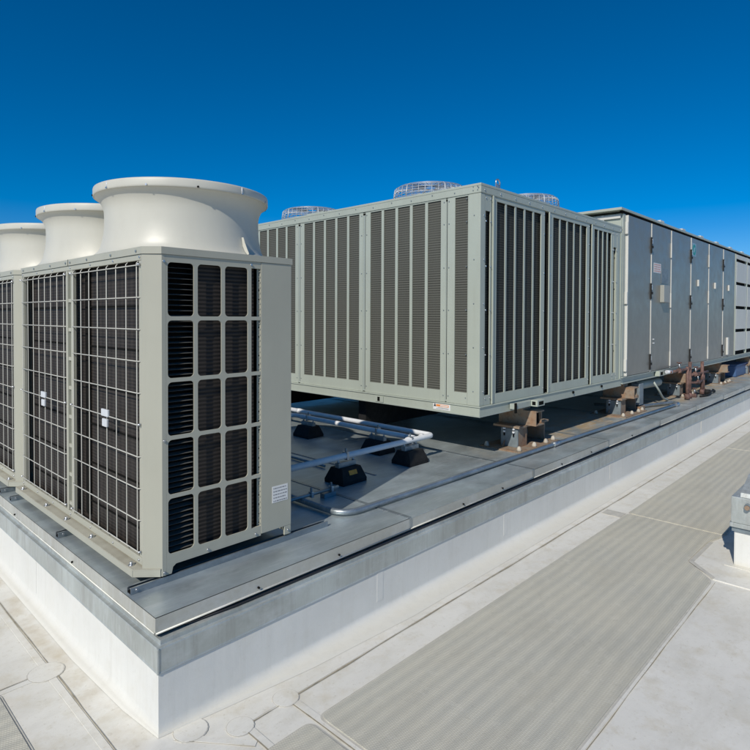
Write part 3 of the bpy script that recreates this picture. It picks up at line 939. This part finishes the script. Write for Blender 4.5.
# ================================================================== LONG AIR HANDLER
AX, AXE = 8.26, 22.5
AB, AD, AT = .985, 1.085, 3.40
AY = 2.985
ah = thing('air_handler', ((AX+AXE)/2, 5.5, AB), 'long grey rooftop air handler with tall access doors running off to the right', 'air handler')
b = MB()
b.box(8.16, AXE, AY+.03, 8.3, AD, AT-.03, 'sage', .004)
b.build('casing', ah)
b = MB()
b.box(8.14, AXE, AY+.01, 8.3, AB, AD-.001, 'sage2', .004)
b.box(8.14, AXE, AY-.02, AY+.009, AB, AB+.012, 'sage2'); b.box(8.14, AXE, AY-.02, AY+.009, AD-.014, AD-.002, 'sage2')
b.build('base_rail', ah)
b = MB()
b.box(8.04, AXE, AY-.015, 8.4, AT, AT+.035, 'sage', .004)
b.box(8.10, AXE, AY+.0, AY+.029, AT-.035, AT-.001, 'dark')
for x in [9.7+1.16*k for k in range(11)]: b.box(x, x+.18, AY-.010, AY+.20, AT+.0355, AT+.065, 'hood', .003)
b.build('roof_cap', ah)
b = MB()
for k in range(6): b.box(8.135, 8.158, 3.25+k*.62, 3.29+k*.62, CT, AT-.04, 'hood')
b.box(8.13, 8.157, 3.02, 8.2, AT-.10, AT-.05, 'hood')
b.build('end_frame', ah)
edges = [8.265, 9.245, 10.215, 11.35, 12.56, 13.70, 14.77]
b = MB(); b.box(8.162, 8.252, AY+.004, AY+.029, AD+.002, AT-.036, 'sage2', .003); b.build('corner_trim', ah)
for k, (a, c) in enumerate(zip(edges, edges[1:])):
    b = MB()
    b.box(a+.012, c-.012, AY-.022, AY+.029, AD+.004, AT-.045, 'door', .004)
    d = b.build('access_door', ah)
    # pale bead on each door's near side, sunlight put into its colour
    b = MB(); b.box(a-.006, a+.0112, AY-.030, AY+.028, AD+.004, AT-.05, 'hood', .002); b.build('sun_painted_bead', d)
    b = MB()
    if k == 0:
        for z in (3.17, 2.19, 1.24): b.box(a-.040, a-.0065, AY-.036, AY+.002, z-.085, z+.085, 'hood', .004); b.cut()
    else:
        for z in ((3.02, 2.32, 1.24) if k in (1, 4) else (3.02, 2.2, 1.24)):
            if k in (1, 3, 5):
                b.box(a-.034, a-.0065, AY-.040, AY-.0225, z-.12, z+.12, 'black', .004); b.box(a-.02, a+.004, AY-.048, AY-.0405, z+.02, z+.09, 'steel', .003)
                b.box(a-.040, a+.004, AY-.055, AY-.0485, z-.05, z-.01, 'black', .003); b.cut()
            else: b.box(a-.035, a-.0115, AY-.040, AY-.0225, z-.12, z+.12, 'hood', .003); b.cut()
    b.build('hinge' if k in (0, 2, 4) else 'latch', d)
    if k in (3, 4, 5):
        b = MB(); xm = a+.42
        b.box(xm, xm+.035, AY-.050, AY-.0225, 2.50, 2.62, 'hood', .003); b.build('handle', d)
    if k == 1:
        b = MB()
        b.box(9.36, 9.70, AY-.0240, AY-.0225, 2.615, 2.765, 'label')
        for q in range(4):
            x = 9.38; zz = 2.752-q*.034
            while x < 9.67:
                w = random.uniform(.02, .06); b.box(x, min(x+w, 9.685), AY-.0250, AY-.0242, zz-.020, zz, 'pinkish'); x += w+.012
        b.build('sign_sticker', d)
        b = MB()
        b.box(9.72, 10.06, AY-.0275, AY-.0225, 2.46, 2.70, 'bluesteel', .001)
        b.box(9.67, 9.97, AY-.085, AY-.0226, 2.16, 2.43, 'doorbox', .006)
        b.box(9.9705, 9.973, AY-.08, AY-.03, 2.17, 2.42, 'dark')
        b.build('control_box', d)
        b = MB()
        for (x, z) in ((9.36, 1.58), (9.40, 1.58), (9.36, 1.52), (9.41, 1.52)): b.tube([(x, AY-.022, z), (x, AY-.030, z)], .010, 'clip', 8); b.cut()
        b.build('knockout_plug', d)
    if k == 3:
        b = MB()
        b.box(11.42, 11.66, AY-.0240, AY-.0225, 3.03, 3.27, 'teal')
        b.tube([(11.54, AY-.0242, 3.15), (11.54, AY-.0255, 3.15)], .098, 'green', 28)
        b.prism([(11.475, 3.10), (11.53, 3.19), (11.60, 3.20), (11.57, 3.13), (11.54, 3.10)], 'y', AY-.0270, AY-.0257, 'teal')
        b.build('round_emblem', d)
    if k == 5:
        b = MB(); b.box(14.02, 14.12, AY-.06, AY-.0225, 1.13, 1.50, 'hood', .006); b.build('drain_cover', d)
# hooded louvre bays
x = 14.79
for k in range(6):
    x1 = x+1.13
    b = MB()
    b.box(x, x+.07, AY-.03, AY+.029, AD+.004, AT-.05, 'sage', .004)
    b.box(x+.071, x1-.001, AY+.012, AY+.029, AD+.006, AT-.055, 'dark')
    zs = [1.15, 1.64, 2.16, 2.70, 3.22]
    for z0, z1 in zip(zs, zs[1:]+[AT-.06]):
        top = z1-.040 if z1 < 3.3 else z1
        # sloping blank of the hood
        b.prism([(AY-.012, z0+.03), (AY-.030, z0+.03), (AY-.034, top), (AY-.012, top)], 'x', x+.085, x1-.012, 'hood')
    h = b.build('hood_bay', ah)
    x = x1+.02

# ================================================================== PEDESTALS
def pedestal(cx, label):
    """steel stand: base plate, two uprights, end plate with hanging bolts, cap plate, rusty beam"""
    r = thing('support_stand', (cx, 3.13, D), label, 'support stand', 'rusty steel stands under the big units')
    g = cx-5.66
    b = MB(); b.box(5.19+g, 6.05+g, 2.885, 3.385, D+.0005, D+.012, 'rust', .002); b.build('base_plate', r)
    b = MB()
    for x in (5.545, 5.955): b.box(x+g-.012, x+g+.012, 3.02, 3.22, D+.0125, .745, 'rust', .002); b.cut()
    b.box(5.3805+g, 5.532+g, 3.055, 3.067, D+.0125, .735, 'bluesteel', .002)
    b.cut(); b.box(5.362+g, 5.38+g, 3.02, 3.222, D+.0125, .735, 'bluesteel', .002)
    b.box(5.38+g, 5.532+g, 3.020, 3.034, D+.0125, .735, 'rust', .002)
    b.build('upright', r)
    b = MB()
    b.prism([(5.967+g, .62), (5.967+g, .5425), (6.02+g, .5425)], 'y', 3.04, 3.05, 'rust'); b.cut()
    b.prism([(5.36+g, .60), (5.36+g, .5425), (5.30+g, .5425)], 'y', 3.17, 3.18, 'rust')
    b.build('gusset', r)
    b = MB(); b.box(5.335+g, 5.995+g, 2.99, 3.30, .7455, .768, 'rust', .003); b.build('cap_plate', r)
    b = MB()
    # C beam, open towards the aisle end
    x0, x1 = 5.48+g, 5.66+g
    b.box(x0, x0+.014, 2.875, 3.32, .769, .925, 'rust', .002)
    b.box(x0+.0145, x1, 2.875, 3.32, .911, .925, 'rust', .002); b.box(x0+.0145, x1, 2.875, 3.32, .769, .783, 'rust', .002)
    b.box(x1-.016, x1-.002, 2.90, 2.93, .785, .909, 'rust'); b.box(x0+.015, x1-.004, 2.935, 2.945, .784, .910, 'dark')
    b.box(x0-.02, x1-.03, 3.02, 3.34, .9255, .962, 'rust', .002)
    b.build('beam', r)
    b = MB()
    for y in (3.065, 3.175):
        b.tube([(5.352+g, y, .742), (5.352+g, y, .655)], .008, 'dark', 8)
        b.tube([(5.352+g, y, .742), (5.352+g, y, .724)], .019, 'clip', 6); b.tube([(5.352+g, y, .712), (5.352+g, y, .690)], .016, 'clip', 6); b.cut()
    b.build('hanging_bolt', r)
    b = MB()
    for (x, y) in ((5.25, 2.94), (5.55, 2.93), (5.80, 2.925), (6.0, 2.94), (5.24, 3.32), (5.99, 3.32)):
        b.tube([(x+g, y, D+.0125), (x+g, y, D+.03), (x+g, y, D+.05), (x+g, y, D+.058)], [.030, .024, .017, .010], 'caulk', 10); b.cut()
    b.build('sealed_anchor', r)
    return r
p0 = pedestal(5.66, 'nearest rusty steel stand, under the front corner of the louvred unit')
dup(p0, (2.86, 0, 0), 'rusty steel stand under the joint between the louvred unit and the doors')
dup(p0, (5.62, 0, 0), 'rusty steel stand just left of the red brown valve piping')
dup(p0, (8.30, 0, 0), 'rusty steel stand just left of the blue bin, right of the red piping')
dup(p0, (11.2, 0, 0), 'farthest rusty steel stand at the right edge, beyond the blue bin')

# ================================================================== PIPES BETWEEN THE UNITS
PZ = .745
def clamp(b, x, y, z, axis, r):
    if axis == 'x': b.box(x-.012, x+.012, y-r-.006, y+r+.006, z-r-.008, z+r+.006, 'steel', .004); b.box(x-.006, x+.006, y-.006, y+.006, z+r+.006, z+r+.035, 'bluesteel')
    else: b.box(x-r-.006, x+r+.006, y-.012, y+.012, z-r-.008, z+r+.006, 'steel', .004); b.box(x-.006, x+.006, y-.006, y+.006, z+r+.006, z+r+.035, 'bluesteel')
pa = thing('insulated_pipe', (3.3, 3.47, PZ), 'white insulated pipe coming from the first condenser and turning back under the louvred unit', 'pipe')
b = MB(); b.tube([(1.9, 3.47, PZ), (4.47, 3.455, PZ), (4.47, 9.5, PZ)], .0255, 'pvc', 16, .055); b.build('pipe_run', pa)
b = MB(); b.tube([(4.10, 3.472, PZ), (4.18, 3.471, PZ)], .030, 'pvc', 16); b.tube([(4.30, 3.470, PZ), (4.34, 3.470, PZ)], .030, 'pvc', 16)
b.tube([(4.47, 5.5, PZ), (4.47, 5.56, PZ)], .030, 'pvc', 16); b.build('coupling', pa)
pb = thing('insulated_pipe', (4.24, 4.5, PZ), 'second white insulated pipe, parallel to the first and mostly in shade behind the support blocks', 'pipe')
b = MB(); b.tube([(4.24, 3.60, PZ), (4.24, 5.35, PZ), (2.1, 5.42, PZ)], .0255, 'pvc', 16, .07); b.tube([(4.24, 3.497, PZ), (4.24, 3.61, PZ)], .0255, 'pvc', 14); b.build('pipe_run', pb)
b = MB(); b.tube([(4.24, 5.15, PZ), (4.24, 5.21, PZ)], .030, 'pvc', 16); b.build('coupling', pb)
# thin lines on the deck (conduits to the condensers)
def line(pts, r, m, label, cat='conduit', bend=.08, name='conduit', extra=None):
    t = thing(name, pts[0], label, cat)
    MB().tube(pts, r, m, 12, bend).build('tube', t)
    if extra:
        b = MB(); extra(b); b.build('fitting', t)
    return t
def ex(b):
    for x in (5.78, 9.53): b.tube([(x-.07, 2.79-.008*(x > 9)*8, D+.03), (x+.07, 2.79-.008*(x > 9)*8, D+.03)], .026, 'steel', 12); b.cut()
    b.tube([(9.66, 2.715, D+.03), (9.78, 2.712, D+.03)], .034, 'steel', 10); b.cut()
    b.tube([(5.70, 2.79, D+.03), (5.705, 2.79, D+.03)], .032, 'steel', 10)
line([(2.66, 6.5, D+.03), (2.66, 2.815, D+.03), (5.9, 2.79, D+.03), (9.72, 2.715, D+.03)], .0215, 'strut',
     'long galvanised conduit running along the deck edge and bending back behind the first condenser', bend=.16, extra=ex)
def ex2(b):
    for x in (2.75, 2.95): clamp(b, x, 3.26, D+.055, 'x', .014); b.cut()
    b.box(2.86, 2.98, 3.235, 3.285, D+.001, D+.035, 'strut')
line([(2.2, 3.26, D+.055), (3.02, 3.26, D+.055)], .014, 'strut', 'short thin conduit stub with pipe clamps in the shade right beside the first condenser', extra=ex2)
line([(3.45, 3.9, D+.018), (3.45, 9, D+.018)], .012, 'strut', 'thin conduit on the deck behind the front pipe support block')
line([(9.72, 2.715, D+.034), (9.9, 2.80, D+.036), (8.9, 3.10, D+.04), (8.7, 3.6, D+.05)], .022, 'strut', 'short grey conduit leaving the junction beyond the second stand', bend=.1)
line([(9.55, 3.0, .90), (9.62, 2.95, .78), (9.85, 2.95, .62), (10.25, 3.0, D+.02), (10.4, 3.05, D+.012)], .016, 'sage2', 'curved flexible drain hose hanging under the doors', cat='hose', bend=.15, name='flexible_hose')

# rubber pipe blocks
def block(cx, cy, ang, label, amber=True):
    t = thing('pipe_support', (cx, cy, D), label, 'pipe support', 'black rubber pipe support blocks')
    ca, sa = math.cos(ang), math.sin(ang)
    R = lambda x, y: (cx+x*ca-y*sa, cy+x*sa+y*ca)
    def hexa(b, w0, d0, z0, w1, d1, z1, m):
        A = [(-w0, -d0), (w0, -d0), (w0, d0), (-w0, d0)]; B = [(-w1, -d1), (w1, -d1), (w1, d1), (-w1, d1)]
        a = [b.bm.verts.new((*R(*p), z0)) for p in A]; c = [b.bm.verts.new((*R(*p), z1)) for p in B]
        i = b.mi(m)
        for f in [b.bm.faces.new(a[::-1]), b.bm.faces.new(c)]+[b.bm.faces.new((a[k], a[(k+1) % 4], c[(k+1) % 4], c[k])) for k in range(4)]: f.material_index = i
    b = MB(); hexa(b, .135, .115, D+.001, .135, .115, D+.03, 'black'); hexa(b, .135, .115, D+.0302, .105, .07, D+.128, 'black'); b.build('rubber_block', t)
    b = MB(); hexa(b, .10, .022, D+.1285, .10, .022, D+.168, 'strut'); b.build('strut_channel', t)
    b = MB()
    # amber reflective label on the sloping face and top
    def onface(u, v):  # sloping -y face
        y = -.115+.045*v; return (*R(u, y-.002), D+.030+.098*v)
    b.poly([onface(-.045, .45), onface(.045, .45), onface(.045, .80), onface(-.045, .80)], 'amber')
    if amber: b.build('amber_label', t)
    b = MB()
    for s in (-1, 1):
        q = R(s*.085, 0); b.tube([(q[0], q[1], D+.16), (q[0], q[1], D+.205)], .006, 'steel', 6); b.tube([(q[0], q[1], D+.1685), (q[0], q[1], D+.180)], .012, 'steel', 6); b.cut()
    b.build('threaded_rod', t)
    b = MB()
    if abs(ang) > .5: clamp(b, cx, cy, PZ, 'y', .026)
    else: clamp(b, cx, cy, PZ, 'x', .026)
    b.build('pipe_clamp', t)
    return t
block(3.30, 3.465, PI/2*.0+.0, 'black rubber pipe block nearest the first condenser, orange patch facing the camera')
block(4.14, 3.465, 0.0, 'black rubber pipe block at the elbow, the one nearest the edge of the shade', amber=False)
block(4.24, 3.98, PI/2, 'black rubber pipe block half hidden behind the elbow block')
block(4.24, 5.08, PI/2, 'farthest black rubber pipe block, next to the far pipe elbow')

# ================================================================== SMALL THINGS UNDER THE AIR HANDLER
b = MB(); b.tube([(9.0, 3.12, .87), (9.35, 3.11, .865), (10.08, 3.10, .855), (10.12, 3.10, .855)], [.06, .066, .066, .05], 'sage2', 20)
b.tube([(8.98, 3.12, .87), (9.05, 3.12, .87)], .085, 'strut', 12)
tag(b.build('drain_pipe'), 'stubby grey capped pipe hanging below the first doors', 'pipe')
b = MB(); b.box(8.86, 9.03, 2.98, 3.10, D+.08, .93, 'bluesteel', .006); b.box(8.84, 9.05, 2.96, 3.12, D+.001, D+.06, 'rust', .004)
tag(b.build('junction_box'), 'grey box on a rusty foot right behind the second stand', 'junction box')
v = thing('valve_assembly', (11.0, 2.8, D), 'red brown valve piping assembly standing on the deck edge between two stands', 'valve piping')
b = MB()
for (x, y, z1) in ((10.62, 2.80, 1.09), (10.83, 2.82, 1.16), (11.52, 2.80, 1.13), (11.68, 2.82, .95)):
    b.tube([(x, y, D+.02), (x, y, z1)], .028, 'copper', 12); b.tube([(x, y, D+.015), (x, y, D+.10)], .042, 'copper', 12); b.cut()
b.build('standpipe', v)
b = MB()
b.tube([(9.75, 2.82, 1.055), (10.6, 2.81, 1.05), (10.83, 2.82, 1.05)], .020, 'copper', 10); b.cut()
b.tube([(10.83, 2.82, .93), (11.52, 2.80, .93), (11.9, 2.80, .93)], .020, 'copper', 10); b.cut()
b.tube([(10.83, 2.82, .80), (11.2, 2.78, .78), (11.6, 2.80, .80)], .020, 'copper', 10); b.cut()
b.tube([(11.0, 2.84, .90), (11.35, 2.84, 1.00), (11.7, 2.84, 1.00)], .018, 'copper', 10)
b.build('cross_pipe', v)
b = MB()
for (x, z) in ((10.15, 1.055), (11.1, .93), (11.25, .78), (11.05, .56)):
    b.tube([(x-.04, 2.80, z), (x+.04, 2.80, z)], .04, 'copper', 8); b.tube([(x, 2.80, z+.04), (x, 2.80, z+.12)], .015, 'steel', 8)
    b.tube([(x, 2.80, z+.12), (x, 2.80, z+.135)], .04, 'copper', 12); b.cut()
b.tube([(9.70, 2.86, 1.06), (9.82, 2.82, 1.055)], .028, 'clip', 10)
b.build('valve', v)
b = MB(); b.tube([(11.1, 2.72, D+.02), (11.4, 2.66, D+.02), (11.75, 2.70, D+.06), (12.1, 2.72, D+.02), (12.3, 2.8, D+.02)], .018, 'black', 8, .1)
b.tube([(11.62, 2.74, D+.015), (11.62, 2.74, D+.09)], .06, 'black', 12)
b.build('hose', v)
b = MB(); b.box(9.55, 9.80, AY-.07, AY+.0, .995, 1.075, 'sage', .006); b.box(9.60, 9.70, AY-.0725, AY-.0705, 1.01, 1.06, 'dark')
b.build('lifting_lug', ah)
b = MB(); b.box(15.5, 17.3, 3.06, 3.45, D+.002, .80, 'blue', .03); b.box(15.46, 17.34, 3.03, 3.49, .8005, .825, 'blue', .01)
tag(b.build('storage_bin'), 'long dark blue bin tucked under the air handler at the right', 'bin')

# ================================================================== ROOF BOX AT RIGHT
rb_ = thing('roof_curb_box', (5.6, .5, 0), 'small white roof curb with weathered galvanised metal cap at the right edge of the picture', 'roof box')
b = MB(); b.box(5.08, 6.0, -.1, 1.0, .0005, .30, 'wall', .012)
b.prism([(5.03, 1.05), (5.078, 1.002), (5.078, -.2), (5.03, -.2)], 'z', .001, .012, 'wall')
b.build('curb_wall', rb_)
b = MB()
b.box(5.065, 6.02, -.12, 1.013, .275, .312, 'bluesteel', .003)
b.box(5.045, 6.03, -.13, 1.024, .313, .345, 'galv', .003)
b.box(5.055, 6.02, -.12, 1.016, .3455, .545, 'galv', .004)
b.build('metal_cap', rb_)
b = MB()
b.prism([(5.075, .5455), (5.09, .575), (5.35, .66), (6.0, .66), (6.0, .5455)], 'y', -.10, .96, 'galv')
b.build('sloping_lid', rb_)
b = MB()
b.tube([(5.054, .905, .487), (5.030, .905, .487)], .024, 'bluesteel', 14); b.tube([(5.029, .905, .487), (5.008, .905, .487)], .017, 'rust', 10)
b.build('knob', rb_)

# ================================================================== CAMERA
F_, YAW, PITCH, ROLL, PCY = 571.28, .759366, .0186468, .00396185, 327.577
cd = bpy.data.cameras.new('camera'); cam = bpy.data.objects.new('camera', cd); COL.objects.link(cam)
Fw = Vector((math.cos(YAW), math.sin(YAW), 0)); Rt = Vector((math.sin(YAW), -math.cos(YAW), 0)); U = Vector((0, 0, 1))
F2 = Fw*math.cos(PITCH)-U*math.sin(PITCH); U2 = U*math.cos(PITCH)+Fw*math.sin(PITCH)
R2 = Rt*math.cos(ROLL)+U2*math.sin(ROLL); U3 = U2*math.cos(ROLL)-Rt*math.sin(ROLL)
cam.matrix_world = Matrix(((R2.x, U3.x, -F2.x, 0), (R2.y, U3.y, -F2.y, 0), (R2.z, U3.z, -F2.z, H), (0, 0, 0, 1)))
cd.sensor_width = 36; cd.lens = 36*F_/750; cd.shift_y = -(375-PCY)/750
cd.clip_start = .05; cd.clip_end = 6000
SC.camera = cam

# ================================================================== LIGHT
SUN_EL = math.radians(38)
sd = Vector((-.956, -.293, 0)).normalized()
az = math.atan2(sd.x, sd.y)          # sky rotation: direction = (sin, cos)
w = bpy.data.worlds.new('World'); SC.world = w; w.use_nodes = True
nt = w.node_tree
sk = nt.nodes.new('ShaderNodeTexSky'); sk.sky_type = 'NISHITA'; sk.sun_disc = False
sk.sun_elevation = SUN_EL; sk.sun_rotation = az % (2*PI)
sk.altitude = 0; sk.air_density = .7; sk.dust_density = 0; sk.ozone_density = 10.0
bg = [n for n in nt.nodes if n.type == 'BACKGROUND'][0]
hs = nt.nodes.new('ShaderNodeHueSaturation'); hs.inputs['Saturation'].default_value = 1.26
gr = nt.nodes.new('ShaderNodeMix'); gr.data_type = 'RGBA'; gr.blend_type = 'MULTIPLY'; gr.inputs[0].default_value = 1; gr.inputs[7].default_value = (.45, 1.03, .90, 1)
nt.links.new(sk.outputs[0], hs.inputs['Color']); nt.links.new(hs.outputs[0], gr.inputs[6]); tc = nt.nodes.new('ShaderNodeTexCoord'); sz = nt.nodes.new('ShaderNodeSeparateXYZ'); nt.links.new(tc.outputs['Generated'], sz.inputs[0])
# the deep blue of the upper sky gives way to the plain pale sky close to the horizon
lowf = mth(nt, 'MULTIPLY', mth(nt, 'SUBTRACT', 1.0, mth(nt, 'DIVIDE', sz.outputs[2], .17), clamp=True), .9)
hz = mix(nt, 1.0, sk.outputs[0], (1.0, .86, .80), 'MULTIPLY')
nt.links.new(mix(nt, lowf, gr.outputs[2], hz), bg.inputs[0]); bg.inputs[1].default_value = .11
sl = bpy.data.lights.new('sun', 'SUN'); sl.energy = 3.7; sl.angle = math.radians(.53); sl.color = (1.0, .94, .84)
so = bpy.data.objects.new('sun', sl); COL.objects.link(so)
d = Vector((sd.x*math.cos(SUN_EL), sd.y*math.cos(SUN_EL), math.sin(SUN_EL)))
so.rotation_euler = d.to_track_quat('Z', 'Y').to_euler(); so.location = (-8, -3, 12)

SC.view_settings.view_transform = 'Standard'; SC.view_settings.look = 'None'
SC.view_settings.exposure = 0; SC.view_settings.gamma = 1; SC.view_settings.use_curve_mapping = False
SC.render.engine = 'CYCLES'
SC.render.resolution_x = 1024; SC.render.resolution_y = 1024
